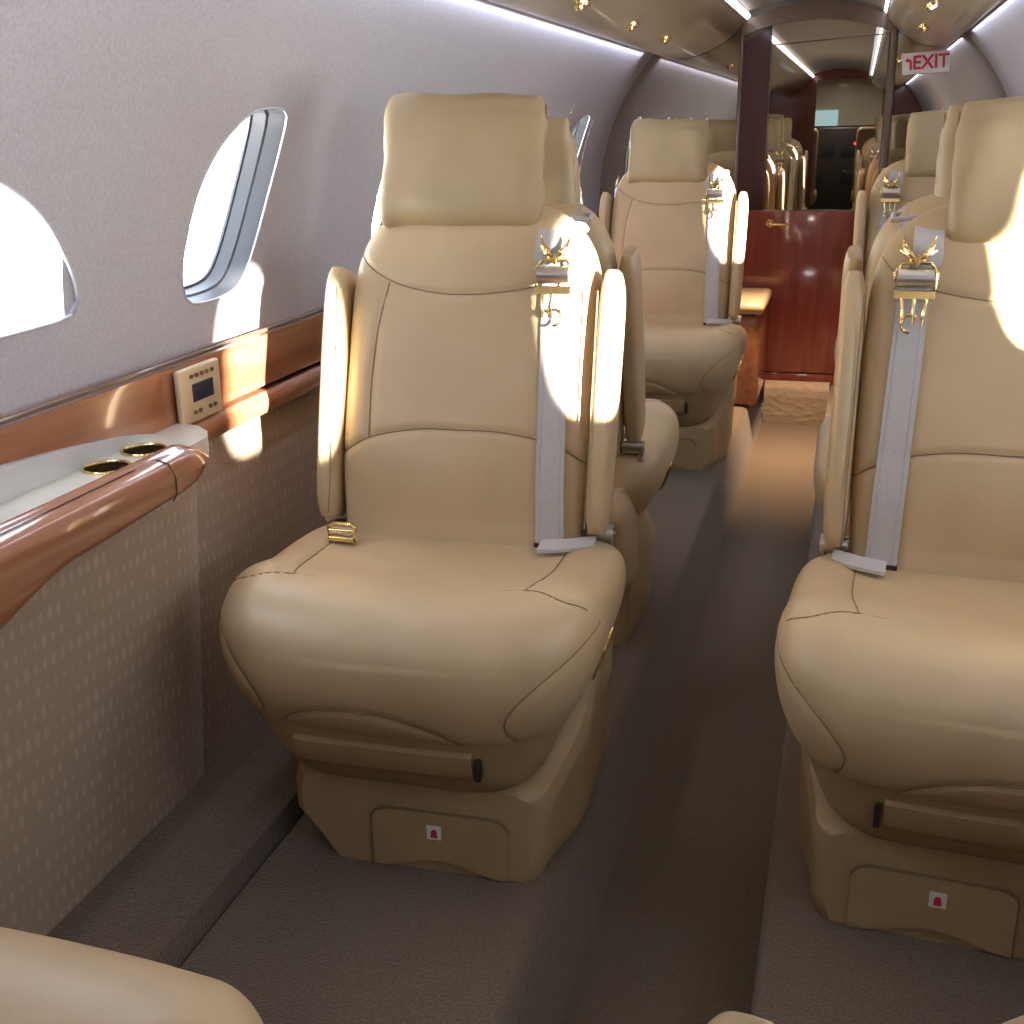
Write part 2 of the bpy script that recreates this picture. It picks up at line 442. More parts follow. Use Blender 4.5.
    for h, n in ((.50, .063), (.53, .055), (.555, .035), (.575, .0), (.565, -.03), (.53, -.06)): pts.append(back_pt(xb - .012, n, h - .012))
    pts = catmull(pts, 5); rings = []
    for i, p in enumerate(pts):
        t = (pts[min(i + 1, len(pts) - 1)] - pts[max(i - 1, 0)]).normalized(); nd = Vector((1, 0, 0)).cross(t) * -1
        if nd.length < .1: nd = NRM
        nd.normalize(); rings.append([p - Vector((.02, 0, 0)) - nd * .001, p - Vector((.02, 0, 0)) + nd * .002, p + Vector((.02, 0, 0)) + nd * .002, p + Vector((.02, 0, 0)) - nd * .001])
    mb = MB(); mb.loft(rings); mb.build('upper_webbing', BELT, belt, sharp=50)
    # grey guide loop on the shoulder
    mb = MB()
    for dx, dz in ((0, 0), (0, .024)):
        mb.tube([back_pt(xb - .042, -.005 - dz, .563), back_pt(xb + .026, -.005 - dz, .553)], .0045, 0, 8)
    for dx in (-.042, .026):
        mb.tube([back_pt(xb + dx, -.003, .563 - (dx + .042) * .15), back_pt(xb + dx, -.031, .563 - (dx + .042) * .15)], .0045, 0, 8)
    mb.build('belt_guide', BELT, belt)
    # gold buckle
    def bp(x, n, h): return back_pt(xb + x, .060 + n, h)
    h0 = .462
    mb = MB()
    fr = [(-.026, h0 - .018), (-.028, h0 + .008), (-.018, h0 + .022), (.018, h0 + .022), (.028, h0 + .008), (.026, h0 - .018)]
    mb.tube([bp(u, .012, v) for u, v in fr], .0028, 0, 8, closed=True)
    mb.prism([(-.027, h0 - .028), (.027, h0 - .028), (.027, h0 - .018), (-.027, h0 - .018)], lambda u, v, d: bp(u, d, v), .006, .016)
    for u in (-.015, 0, .015):
        mb.tube([bp(u * 1.1, .011, h0 - .025), bp(u * .9, .012, h0 - .048), bp(u * .9 - .001, .011, h0 - .062)], .0026, 0, 6)
    mb.tube([bp(.003 + .012 * math.cos(a), .012, h0 - .062 + .012 * math.sin(a)) for a in [PI * .85 - k * .33 for k in range(14)]], .0025, 0, 6)
    # winged clasp above
    for sx in (-1, 1):
        P = [bp(0, .014, h0 + .024), bp(sx * .009, .016, h0 + .031), bp(sx * .018, .014, h0 + .044), bp(sx * .022, .010, h0 + .060)]
        P = catmull(P, 5); mb.tube(P, [.0055 - .0042 * abs(2 * i / (len(P) - 1) - .8) for i in range(len(P))], 0, 8)
        mb.tube([bp(sx * .006, .014, h0 + .026), bp(sx * .015, .012, h0 + .034), bp(sx * .024, .010, h0 + .040)], [.004, .003, .0012], 0, 8)
    mb.tube([bp(0, .012, h0 + .018), bp(0, .018, h0 + .024), bp(0, .014, h0 + .032)], [.003, .0062, .002], 0, 10)
    bk = mb.build('buckle', GOLD, belt)
    mb = MB(); mb.cyl(bp(-.024, .013, h0 + .001), bp(.024, .013, h0 + .001), .0125, 0, 20); mb.build('belt_roller', SILVER, belt)
    mb = MB(); c0, _, _ = path[0]; mb.box(c0.x - .023, c0.x + .023, c0.y - .005, c0.y + .003, c0.z - .006, c0.z + .002, 0, .001); mb.build('belt_end_clip', DARK, belt)
    # lap belt halves
    mb = MB()
    P = catmull([(.140, .222, .410), (.155, .219, .413), (.18, .230, .412), (.215, .27, .405)], 6)
    mb.loft([[p + Vector((0, -.014, -.002)), p + Vector((0, -.014, .003)), p + Vector((0, .012, .010)), p + Vector((0, .012, .006))] for p in P])
    mb.build('lap_belt', BELT, root)
    mb = MB()
    P = catmull([(-.150, .215, .414), (-.175, .222, .414), (-.205, .25, .405)], 6)
    mb.loft([[p + Vector((0, -.014, -.002)), p + Vector((0, -.014, .003)), p + Vector((0, .012, .010)), p + Vector((0, .012, .006))] for p in P])
    lb = mb.build('lap_belt', BELT, root)
    mb = MB(); cxx, cyy, czz = -.163, .206, .420
    mb.tube([(cxx + u, cyy - .004 + .2 * v, czz + v) for u, v in ((-.021, -.009), (-.021, .009), (-.013, .014), (.014, .014), (.021, .009), (.021, -.009))], .0042, 0, 8, closed=True)
    mb.box(cxx - .020, cxx + .020, cyy - .012, cyy + .004, czz - .011, czz - .003, 0, .002)
    mb.cyl((cxx - .020, cyy - .004, czz + .005), (cxx + .020, cyy - .004, czz + .005), .003, 0, 10)
    mb.build('lap_buckle', GOLD, lb)
    # control recess on aisle side
    mb = MB(); hh = tree_c.ray_cast(Vector((.6, .13, .295)), Vector((-1, 0, 0)))[0]; ce = hh + Vector((.0, 0, 0))
    def sd(u, v, o): return Vector((ce.x + o + (v) * .35, ce.y + u + v * .35, ce.z + v))
    ring = [sd(.014 * math.cos(a), .034 * math.sin(a), 0) for a in [2 * PI * k / 28 for k in range(28)]]
    mb.tube(ring, .0032, 0, 8, closed=True)
    mb.loft([[sd(.013 * math.cos(a), .033 * math.sin(a), o) for a in [2 * PI * k / 28 for k in range(28)]] for o in (-.012, -.001)], 1)
    mb.tube([sd(.004, -.022, .002), sd(.004, .018, .003), sd(.0, .024, .001)], .003, 0, 8)
    mb.build('control_bezel', [GOLD, DARK], root)
    return root
seat = make_seat()
def place(x, y, rz, mir, label, first=False, group='cream leather cabin seats'):
    o = seat if first else copy_tree(seat)
    o.location = (x, y, 0); o.rotation_euler = (0, 0, rz); o.scale = (-1 if mir else 1, 1, 1)
    o['label'] = label; o['group'] = group
    return o
ps = []
ps.append(place(-.545, 1.300, math.radians(2.0), False, 'large cream seat at front left, beside the wood rail and control panel, facing the viewer', True))
ps.append(place(-.597, 2.440, PI, True, 'cream seat directly behind the front left seat, back to back with it, facing away'))
ps.append(place(-.560, 3.37, 0, False, 'farthest left cream seat facing the viewer, in front of the mirrored bulkhead'))
ps.append(place(.203, 1.322, math.radians(-3.2), True, 'large cream leather seat cropped by the right edge of the photo, facing the viewer'))
ps.append(place(.222, 2.455, PI, False, 'cream seat hidden behind the right-hand front seat, back to back with it, facing away'))
ps.append(place(.235, 3.40, 0, True, 'farthest right cream seat facing the viewer, below the exit sign'))
ps.append(place(-.605, .535, PI, True, 'nearest left seat, only its cream cushion corner shows at bottom left'))
ps.append(place(.252, .577, PI - .12, False, 'nearest right seat, only the cream tip of its armrest shows at the bottom edge'))
for ch in list(ps[7].children):           # belt of the nearest right seat is stowed, not in view
    if ch.name.startswith('shoulder_belt'):
        for g in list(ch.children_recursive): bpy.data.objects.remove(g)
        bpy.data.objects.remove(ch)
for o, dh in zip(ps, (.014, -.018, -.022, -.010, -.012, -.012, 0, 0)):      # headrests slide on their posts
    for ch in o.children:
        if ch.name.startswith('headrest'): ch.location = UPV * dh + Vector((.030 if o is ps[1] else 0, 0, 0))

# ------------------------------------------------------------------ hull with windows
LOWZ = -.3
def hull(side, s):
    """s = arc length measured from the centre height upward; side -1 left, +1 right"""
    th = s / R0
    if th >= LOWZ:
        x, z = R0 * math.cos(th), ZC + R0 * math.sin(th)
    else:
        x0, z0 = R0 * math.cos(LOWZ), ZC + R0 * math.sin(LOWZ)
        d = (LOWZ - th) * R0; x, z = x0, z0 - d
    return Vector((CX + side * x, 0, z))
def hull_n(side, s):
    a, b = hull(side, s - .002), hull(side, s + .002); t = (b - a).normalized()
    n = Vector((t.z, 0, -t.x)) * 1.0
    if n.x * side < 0: n = -n
    return n
def hp(side, y, s, d=0):
    p = hull(side, s) + hull_n(side, s) * d; p.y = y; return p
SBOT = LOWZ * R0 - .64; STOP = R0 * PI / 2
WS, WA, WB = .155, .135, .172
def superhole(a, b, n, M): return sup(a, b, n, M)
def patch(mb, y0, y1, s0, s1, yc, sc, hole, fn, mi=0, M=64):
    """rectangle with a hole; fn(y,s) -> point"""
    outer = []
    for u, v in hole:
        hx = (y1 - yc) if u > 0 else (yc - y0); hy = (s1 - sc) if v > 0 else (sc - s0)
        k = max(abs(u) / hx, abs(v) / hy); outer.append((u / k, v / k))
    # snap nearest samples to the corners
    for cu, cv in ((y0, s0), (y1, s0), (y1, s1), (y0, s1)):
        j = min(range(len(outer)), key=lambda i: (outer[i][0] + yc - cu) ** 2 + (outer[i][1] + sc - cv) ** 2); outer[j] = (cu - yc, cv - sc)
    rings = []
    for k in range(7):
        t = k / 6
        rings.append([fn(yc + h[0] * (1 - t) + o[0] * t, sc + h[1] * (1 - t) + o[1] * t) for h, o in zip(hole, outer)])
    mb.loft(rings, mi, cap=False)
def grid(mb, y0, y1, s0, s1, fn, ny, ns, mi=0):
    rings = [[fn(y0 + (y1 - y0) * i / ny, s0 + (s1 - s0) * j / ns) for j in range(ns + 1)] for i in range(ny + 1)]
    mb.loft(rings, mi, cap=False, closed=False)
SD = -.085    # below this arc length: woven dado
WINL = [1.12, 1.735, 2.485, 3.30, 4.108]
WINR = [.40, .87, 1.45, 2.20, 2.93]
wn = 0
for side, nm, WL in ((-1, 'left', WINL), (1, 'right', WINR)):
    mb = MB(); fn = lambda y, s: hp(side, y, s)
    g0, g1 = WS - .21, WS + .21
    ys = [YR0]
    grid(mb, YR0, 7.2, SBOT, SD, fn, 40, 16, 1)
    grid(mb, YR0, 7.2, SD, g0, fn, 40, 3, 0)
    grid(mb, YR0, 7.2, g1, STOP, fn, 40, 24, 0)
    prev = YR0
    def outline(P):
        q = [(p.x, p.y) for p in catmull([(a, b, 0) for a, b in P], 10, True)]
        out = []
        for k in range(64):                      # resample by angle about the centre
            a = 2 * PI * k / 64; d = (math.cos(a), math.sin(a)); best = .05
            for (x0, y0), (x1, y1) in zip(q, q[1:] + q[:1]):
                ex, ey = x1 - x0, y1 - y0; den = d[0] * ey - d[1] * ex
                if abs(den) < 1e-12: continue
                t = (x0 * ey - y0 * ex) / den; u = (x0 * d[1] - y0 * d[0]) / den
                if t > 0 and -1e-6 <= u <= 1 + 1e-6: best = t
            out.append((best * d[0], best * d[1]))
        return out
    P1 = [(1.868, .312), (1.872, .27), (1.862, .205), (1.835, .13), (1.797, .068), (1.752, .032), (1.68, .022), (1.605, .026), (1.585, .05),
          (1.586, .096), (1.600, .141), (1.618, .193), (1.641, .234), (1.676, .276), (1.717, .307), (1.75, .322), (1.80, .328), (1.85, .325)]
    full = outline([(a - 1.735, b - WS) for a, b in P1])
    sun_patch = outline([(.175, -.105), (.198, -.097), (.205, -.078), (.185, -.03), (.135, .03), (.06, .075), (-.03, .10), (-.10, .07), (-.14, .0), (-.15, -.07), (-.13, -.105), (.02, -.108), (.13, -.107)])  # window added here to stand in for a sunlit patch of wall
    for yc in WL:
        hole = sun_patch if (side < 0 and yc < 1.2) else full
        grid(mb, prev, yc - .2, g0, g1, fn, 4, 10, 0)
        patch(mb, yc - .2, yc + .2, g0, g1, yc, WS, hole, fn)
        prev = yc + .2
        for e in (yc - .2, yc + .2): grid(mb, e - .02, e + .02, g0 - .01, g1 + .01, lambda y, s: hp(side, y, s, .005), 1, 24, 0)
        wn += 1
        w = struct(bpy.data.objects.new('window_%d' % wn, None)); C.objects.link(w); w.location = hp(side, yc, WS)
        off = Matrix.Translation(-w.location)
        def rg(k, d, kk=1.0): return [off @ hp(side, yc + u * k, WS + v * k * kk, d) for u, v in hole]
        shallow = hole is sun_patch
        m2 = MB(); m2.loft([rg(1.0, 0), rg(.985, .008)], 0, cap=False); 
        if shallow: m2.loft([rg(.985, .008), rg(.96, .016), rg(.95, .020)], 0, cap=False)
        else: m2.loft([rg(.985, .008), rg(.95, .030)], 0, cap=False)
        if not shallow: m2.loft([rg(.95, .030), rg(.925, .033)], 1, cap=False)
        if not shallow: m2.loft([rg(.925, .033), rg(.90, .055)], 0, cap=False)
        if not shallow: m2.loft([rg(.90, .055), rg(.87, .057), rg(.87, .062)], 1, cap=False)
        m2.tube(rg(.998, .0005), .0022, 2, 6, closed=True)
        m2.build('window_reveal', [LINER if shallow else REVEAL, RUBBER, LINER], w, sharp=50)
        m3 = MB(); m3.loft([rg(.955, .017), rg(.955, .020)] if shallow else [rg(.88, .058), rg(.88, .061)]); m3.build('pane', GLASS, w, False)
    grid(mb, prev, 7.2, g0, g1, fn, 4, 10, 0)
    struct(mb.build('wall_' + nm, [LINER, FABRIC], sharp=60))

# ------------------------------------------------------------------ floor
AX0, AX1, AZ = -.305, -.047, -.15
mb = MB()
def floor_strip(pts, y0, y1, mi=0):
    mb.loft([[Vector((x, y, z)) for x, z in pts] for y in (y0, y1)], mi, cap=False, closed=False)
side_l = [(-1.02, .035), (-.775, .035), (-.765, .032), (-.7615, .012), (-.7600, -.02), (-.7560, -.02), (-.7545, -.002), (-.75, 0)]
floor_strip(side_l + [(-.352, 0), (-.338, -.005), (-.330, -.020), (-.312, AZ + .02), (-.303, AZ), (AX1 - .012, AZ), (AX1 - .002, -.01), (AX1 + .01, 0), (.7, 0)], YR0, YB + 2.5)
floor = struct(mb.build('floor', CARPET, sharp=50))
mb = MB()   # carpeted step to the lavatory door
P = [(4.60, AZ + .001), (4.598, -.10), (4.604, -.05), (4.602, -.012), (4.615, .006), (YB - .035, .012), (YB - .035, AZ + .001)]
mb.loft([[Vector((x, y + .006 * math.sin(x * 60) * 0, z)) for y, z in P] for x in [-.300 + .0193 * k for k in range(14)]])
st = mb.build('step', CARPET2, sharp=60); tag(st, 'beige carpeted step at the foot of the red wood door', 'step')
# ------------------------------------------------------------------ ceiling and lockers
ceil = MB(); P = [(CX + .31 * math.sin(a), 1.30 + .11 * math.cos(a)) for a in [-1.15 + 2.3 * k / 24 for k in range(25)]]
ceil.loft([[Vector((x, y, z + .02)) for x, z in P] for y in [YR0 + .3 * k for k in range(28)] if y <= YB + .3] , cap=False, closed=False)
struct(ceil.build('ceiling', CEIL))
PANELS = []
def locker(side, name, label):
    if side < 0: P = [(-.435, 1.378), (-.447, 1.358), (-.475, 1.326), (-.53, 1.285), (-.60, 1.254), (-.67, 1.240), (-.735, 1.243), (-.772, 1.262), (-.775, 1.30), (-.60, 1.42), (-.45, 1.42)]
    else: P = [(.055, 1.378), (.063, 1.358), (.085, 1.326), (.13, 1.288), (.18, 1.262), (.235, 1.250), (.285, 1.256), (.315, 1.285), (.322, 1.31), (.18, 1.42), (.07, 1.42)]
    Q = catmull([(a, b, 0) for a, b in P], 5, True)
    mb = MB(); mb.loft([[Vector((p.x, y, p.y)) for p in Q] for y in (YR0 + .9, -.2, .9, 2.0, 3.1, 3.9, YB - .012)])
    o = mb.build(name, BIN, sharp=50); tag(o, label, 'overhead panel')
    PANELS.append(o)
    return P
PL = locker(-1, 'overhead_panel', 'curved cream overhead panel running along the top of the left wall')
PR = locker(1, 'overhead_panel', 'curved cream overhead panel running along the top of the right wall')
# light strips
def strip(pts, y0, y1, label, par, name='light_strip', m=None):
    mb = MB(); mb.loft([[Vector((x, y, z)) for x, z in pts] for y in (y0, y1)]); o = mb.build(name, m or LEDM, PANELS[par], False)
    o['label'] = label; return o
strip([(-.438, 1.366), (-.425, 1.378), (-.432, 1.39), (-.452, 1.384)], YR0 + 1.8, YB - .015, 'glowing white light strip along the inner edge of the left overhead panel', 0)
strip([(.058, 1.366), (.048, 1.376), (.055, 1.388), (.068, 1.384)], YR0 + 1.8, YB - .015, 'glowing white light strip along the inner edge of the right overhead panel', 1)
strip([(-.7765, 1.2625), (-.7785, 1.2625), (-.7785, 1.268), (-.7765, 1.268)], YR0 + 1.8, YB - .015, 'thin cool light line where the left wall meets the overhead panel', 0, m=GLOW)
strip([(.3225, 1.296), (.3255, 1.296), (.3255, 1.304), (.3225, 1.304)], YR0 + 1.8, YB - .015, 'thin cool light line where the right wall meets the overhead panel', 1, m=GLOW)
# air outlets and reading lights
def fixture(x, y, z, tilt, label, kind):
    t = thing('air_outlet' if kind else 'reading_light', label, 'air outlet' if kind else 'reading light', (x, y, z)); t.rotation_euler = (0, tilt, 0)
    m = MB(); m.loft([[(r * math.cos(a), 1.5 * r * math.sin(a), zz) for a in [2 * PI * k / 24 for k in range(24)]] for r, zz in ((.021, .006), (.021, -.002), (.016, -.004), (.015, .001))]); m.build('bezel', GOLD, t)
    m = MB()
    if kind:
        m.loft([[(r * math.cos(a), -.008 + r * math.sin(a), zz) for a in [2 * PI * k / 20 for k in range(20)]] for r, zz in ((.009, 0), (.0105, -.010), (.009, -.017), (.005, -.018), (.004, -.012))]); m.build('nozzle', GOLD, t)
    else:
        m.loft([[(r * math.cos(a), r * math.sin(a), zz) for a in [2 * PI * k / 20 for k in range(20)]] for r, zz in ((.011, -.001), (.010, -.007), (.006, -.010))]); m.build('lens', AMBER, t)
        m = MB(); m.box(-.003, .003, .010, .022, -.010, -.002, 0, .001); m.build('tab', GOLD, t)
fixture(-.600, 2.62, 1.2535, .30, 'gold air outlet nearest the viewer in the left overhead panel', 1)
fixture(-.600, 3.22, 1.2535, .30, 'middle gold air outlet of the three in the left overhead panel', 1)
fixture(-.600, 3.78, 1.2535, .30, 'gold air outlet in the left overhead panel, closest to the mirrored bulkhead', 1)
fixture(.150, 3.30, 1.2745, -.50, 'gold-rimmed reading light in the right overhead panel, nearer the viewer', 0)
fixture(.160, 3.92, 1.2690, -.50, 'gold air outlet in the right overhead panel above the exit sign', 1)

# ------------------------------------------------------------------ bulkhead
def seg_poly(x0, x1, z0, ztop=None):
    out = [(x1, z0), (x0, z0)]
    for k in range(41):
        x = x0 + (x1 - x0) * k / 40
        z = ZC + math.sqrt(max(0, R0 ** 2 - (x - CX) ** 2))
        out.append((x, min(z, ztop) if ztop else z))
    return out
fy = lambda u, v, d: Vector((u, d, v))
mb = MB(); mb.prism(seg_poly(-.999, -.464, .0, 1.42), fy, YB, YB + .02); o = mb.build('mirror_panel', MIRROR, None, False); tag(o, 'smoked mirror covering the bulkhead left of the dark wood pillar', 'mirror', )
mb = MB(); mb.prism(seg_poly(.106, .579, .0, 1.42), fy, YB, YB + .02); o = mb.build('mirror_panel', MIRROR, None, False); tag(o, 'smoked mirror on the right part of the bulkhead, behind the exit sign', 'mirror')
def post(x0, x1, z0, z1, m, label, name='door_post'):
    mb = MB(); mb.box(x0, x1, YB - .012, YB + .02, z0, z1, 0, .004); o = mb.build(name, m); return tag(o, label, 'post')
BRONZE = mat('bronze_trim', (.15, .10, .07), .3, .3, coat=.3)
post(-.462, -.448, 0, 1.37, BRONZE, 'slim bronze post left of the dark wood pillar on the bulkhead')
post(.078, .104, 0, 1.37, BRONZE, 'bronze post right of the mirrored door, beside the exit sign')
mb = MB(); mb.prism([(-.448, .6), (-.345, .6), (-.345, 1.335), (-.448, 1.29)], fy, YB - .006, YB + .02); o = mb.build('wood_pillar', DARKW, None); tag(o, 'dark maroon wood pillar between the left mirror and the door mirror', 'pillar')
struct(o) if False else None
door = struct(bpy.data.objects.new('door_1', None)); C.objects.link(door); door.location = (-.19, YB, 0)
def dchild(mb, name, m, par=None, smooth=True, **k):
    for i, v in enumerate(mb.v): mb.v[i] = v - (door.location if par is None else Vector((-.19, YB, 0)))
    return mb.build(name, m, par or door, smooth)
mb = MB(); mb.box(-.50, .098, YB - .03, YB - .008, .045, .678, 0, .004); mb.box(-.50, .098, YB - .026, YB - .004, -.05, .042, 0, .002); wp = dchild(mb, 'wood_panel', DOORW)
mb = MB(); mb.prism([(-.345, .678), (.078, .678), (.078, 1.30), (-.345, 1.275)], fy, YB - .004, YB + .01); dchild(mb, 'mirror_pane', MIRROR, None, False)
mb = MB()
mb.cyl((-.315, YB - .03, .630), (-.315, YB - .040, .630), .016, 0, 20)
mb.tube(catmull([(-.315, YB - .036, .630), (-.315, YB - .062, .630), (-.295, YB - .066, .628), (-.245, YB - .062, .626)], 6), .006, 0, 10)
mb.v = [v - Vector((-.19, YB, 0)) for v in mb.v]; mb.build('handle', GOLD, wp)
mb = MB(); mb.tube([(-.345, YB - .008, .683), (-.345, YB - .008, 1.275), (.076, YB - .008, 1.30), (.076, YB - .008, .683)], .0035, 0, 6); dchild(mb, 'mirror_frame', BRONZE)
mb = MB(); Pa = []   # header arch
xs = [-.455 + .55 * k / 30 for k in range(31)]
arc = lambda x, z, h: z + h * (1 - ((x + .19) / .29) ** 2)
mb.prism([(x, arc(x, 1.300, .060)) for x in xs] + [(x, arc(x, 1.345, .075)) for x in reversed(xs)], fy, YB - .02, YB + .01)
o = struct(mb.build('trim_1', BRONZE, None, sharp=30))
mb = MB(); mb.prism([(-.345, 1.27), (.078, 1.295)] + [(x, arc(x, 1.300, .060)) for x in reversed(xs) if -.35 < x < .08], fy, YB - .002, YB + .01)
o = mb.build('mirror_panel', MIRROR, None, False); tag(o, 'narrow arched mirror strip above the door mirror, under the ceiling', 'mirror')
mb = MB(); mb.box(-1.1, .7, YB + .022, YB + .03, -.1, 1.55); struct(mb.build('wall_back', CEIL, None, False))

# exit sign
sg = thing('exit_sign', 'white exit sign with red EXIT lettering and an arrow, on the right mirror', 'sign', (.207, YB - .022, 1.196)); sg.rotation_euler = (0, math.radians(-3), 0)
mb = MB(); mb.box(-.081, .081, -.003, .003, -.037, .037, 0, .002); mb.build('sign_plate', WHITE, sg)
def text_mesh(body, size, name, m, parent, loc, rot, ext=.001, sx=1):
    cu = bpy.data.curves.new('t', 'FONT'); cu.body = body; cu.size = size; cu.align_x = 'CENTER'; cu.align_y = 'CENTER'; cu.extrude = ext; cu.offset = .0015
    ob = bpy.data.objects.new('t', cu); C.objects.link(ob)
    me = bpy.data.meshes.new_from_object(ob.evaluated_get(bpy.context.evaluated_depsgraph_get())); bpy.data.objects.remove(ob)
    me.materials.clear(); me.materials.append(m); me.name = name
    o = bpy.data.objects.new(name, me); C.objects.link(o); o.parent = parent; o.location = loc; o.rotation_euler = rot; o.scale = (sx, 1, 1); return o
text_mesh('EXIT', .066, 'lettering', RED, sg, (.016, -.0042, 0), (PI / 2, 0, 0), sx=.92)
mb = MB(); mb.tube([(-.052, -.0045, -.022), (-.052, -.0045, .004), (-.056, -.0045, .011), (-.064, -.0045, .012)], .0045, 0, 6)
mb.prism([(-.072, .012), (-.061, .021), (-.061, .003)], fy, -.0055, -.003); mb.build('arrow', RED, sg, False)

# small wood cabinet behind the far left seat
cb = thing('side_cabinet', 'small orange wood cabinet with cream top between the far left seat and the door', 'cabinet', (-.395, 4.38, 0))
mb = MB(); mb.box(-.13, .095, -.16, .27, .0, .34, 0, .03); mb.build('body', RAILW, cb)
mb = MB(); mb.box(-.135, .105, -.17, .27, .341, .385, 0, .02); mb.build('top', LEATHER, cb)
mb = MB(); mb.box(-.02, .03, -.164, -.160, .24, .25, 0, .001); mb.build('latch', DARK, cb)

# ------------------------------------------------------------------ wood rail and side ledge
rail = thing('wood_rail', 'glossy orange-brown wood rail along the left wall below the windows', 'rail', (-.97, 0, 0))
mb = MB(); P = catmull([(-.03, .672, 0), (.0, .670, 0), (.006, .662, 0), (.006, .60, 0), (.004, .583, 0), (-.03, .58, 0)], 5)
mb.loft([[Vector((p.x, y, p.y)) for p in P] for y in (-1.55, 0, 1.5, 3, YB - .03)]); mb.build('upper_board', RAILW, rail)
mb = MB(); P = [(-.02, .578), (.012, .577), (.022, .568), (.024, .555), (.020, .543), (.008, .537), (-.02, .537)]
mb.loft([[Vector((x, y, z)) for x, z in P] for y in (-1.55, 0, 1.5, 3, YB - .03)]); mb.build('lower_moulding', RAILW, rail)
mb = MB(); mb.tube([(.002, -1.55, .676), (.002, YB - .03, .676)], .0035, 0, 8); mb.build('bead', BRONZE, rail)
rail2 = thing('wood_rail', 'wood rail along the right wall, hidden behind the right-hand seats', 'rail', (CX * 2 + .97, 0, 0))
mb = MB(); mb.box(-.006, .03, -1.55, YB - .03, .58, .67, 0, .005); mb.build('upper_board', RAILW, rail2)

led = thing('side_ledge', 'cream side ledge with gold-rimmed cup holders and fabric-covered front, left of the seats', 'ledge', (-.90, 1.0, 0))
O = Vector((-.90, 1.0, 0))
mb = MB(); P = [Vector((x, y, 0)) for x, y in ((-.94, -.6), (-.875, -.6), (-.875, 1.0), (-.876, 1.33), (-.882, 1.385), (-.90, 1.405), (-.940, 1.41), (-.944, 1.41), (-.944, -.6))]
rings = []
for z in (.036, .2, .4, .556): rings.append([Vector((p.x - (.052 * (1 - z / .56) if p.x > -.93 else 0), p.y, z)) - O for p in P])
mb.loft(rings); mb.build('fabric_front', FABRIC, led, sharp=50)
# ledge top with two real holes
mb = MB(); zt = .586
fnl = lambda y, s: Vector((s, y, zt)) - O
x0, x1 = -.963, -.873
hole = sup(.029, .029, 2, 48)
cups = [(1.235, -.922), (1.322, -.922)]
grid(mb, -.6, 1.1915, x0, x1, fnl, 4, 2)
for (yc, xc) in cups: patch(mb, yc - .0435, yc + .0435, x0, x1, yc, xc, hole, fnl)
grid(mb, 1.3655, 1.38, x0, x1, fnl, 1, 2)
endp = [(1.38, x1), (1.41, x1 - .004), (1.44, x1 - .02), (1.465, x1 - .05), (1.475, x0)]
mb.add([fnl(y, s) for y, s in endp] + [fnl(1.38, x0)], [tuple(range(6))])
rim = [(-.6, x1), (1.38, x1)] + endp[1:]
mb.loft([[Vector((s, y, z)) - O for y, s in rim] for z in (zt, zt - .012, zt - .030)], 0, cap=False, closed=False)
lt = mb.build('ledge_top', CREAM, led, sharp=40)
for yc, xc in cups:
    mb = MB(); rg = lambda r, z: [Vector((xc + r * math.cos(a), yc + r * math.sin(a), z)) - O for a in [2 * PI * k / 48 for k in range(48)]]
    mb.loft([rg(.029, zt), rg(.029, zt - .05), rg(.027, zt - .055), rg(.001, zt - .055)], 1, cap=False)
    mb.tube(rg(.0300, zt + .001), .0022, 0, 8, closed=True)
    mb.build('cup_holder', [GOLD, mat('cup_liner', (.25, .19, .11), .25, .9)], led)
# folded table edge in wood: section changes along y
tbl = MB(); rings = []
N = 60
for i in range(N + 1):
    y = .45 + .93 * i / N
    low = lerp_tab([(-.5, .455), (.55, .455), (.82, .475), (1.08, .523), (1.28, .530), (1.38, .540)], y)
    e = 1 if y < 1.33 else max(.25, 1 - ((y - 1.33) / .05) ** 2 * .75)
    out = -.842 - (1 - e) * .02
    top = zt + .004
    sec = [(-.888, top), (-.870, top + .001), (out - .008, top - .006), (out, top - .022), (out - .001, (top + low) / 2), (out - .006, low + .012), (out - .016, low + .003), (-.872, low), (-.888, low + .004)]
    cz2 = (top + low) / 2
    rings.append([Vector((x, y, cz2 + (z - cz2) * e)) - O for x, z in [(p.x, p.y) for p in catmull([(a, b, 0) for a, b in sec], 4, True)]])
tbl.loft(rings)
tb = tbl.build('table_edge', RAILW, led, sharp=50)
mb = MB(); mb.box(-.8685, -.8675, .46, 1.22, zt + .0052, zt + .0062); 
mb.v = [v - O for v in mb.v]; mb.build('lid_gap', DARK, tb, False)
mb = MB(); mb.tube([Vector((x, 1.268, z)) - O for x, z in ((-.868, zt + .0055), (-.850, zt + .001), (-.8415, zt - .018), (-.8415, .55), (-.845, .540), (-.850, .535))], .0010, 0, 5)
mb.build('joint_line', DARK, tb, False)
# grey table pocket lid standing against the rail
poly = [(-.5, .584)] + [(1.405, .584)]
for k in range(15):
    t = k / 14; poly.append((1.40 - .50 * t, .588 + .047 * math.sin(t * PI / 2) ** .8))
poly += [(-.5, .635)]
mb = MB(); mb.prism(poly, lambda u, v, d: Vector((d, u, v)) - O, -.9635, -.9545); mb.build('pocket_lid', GREYP, led, sharp=40)
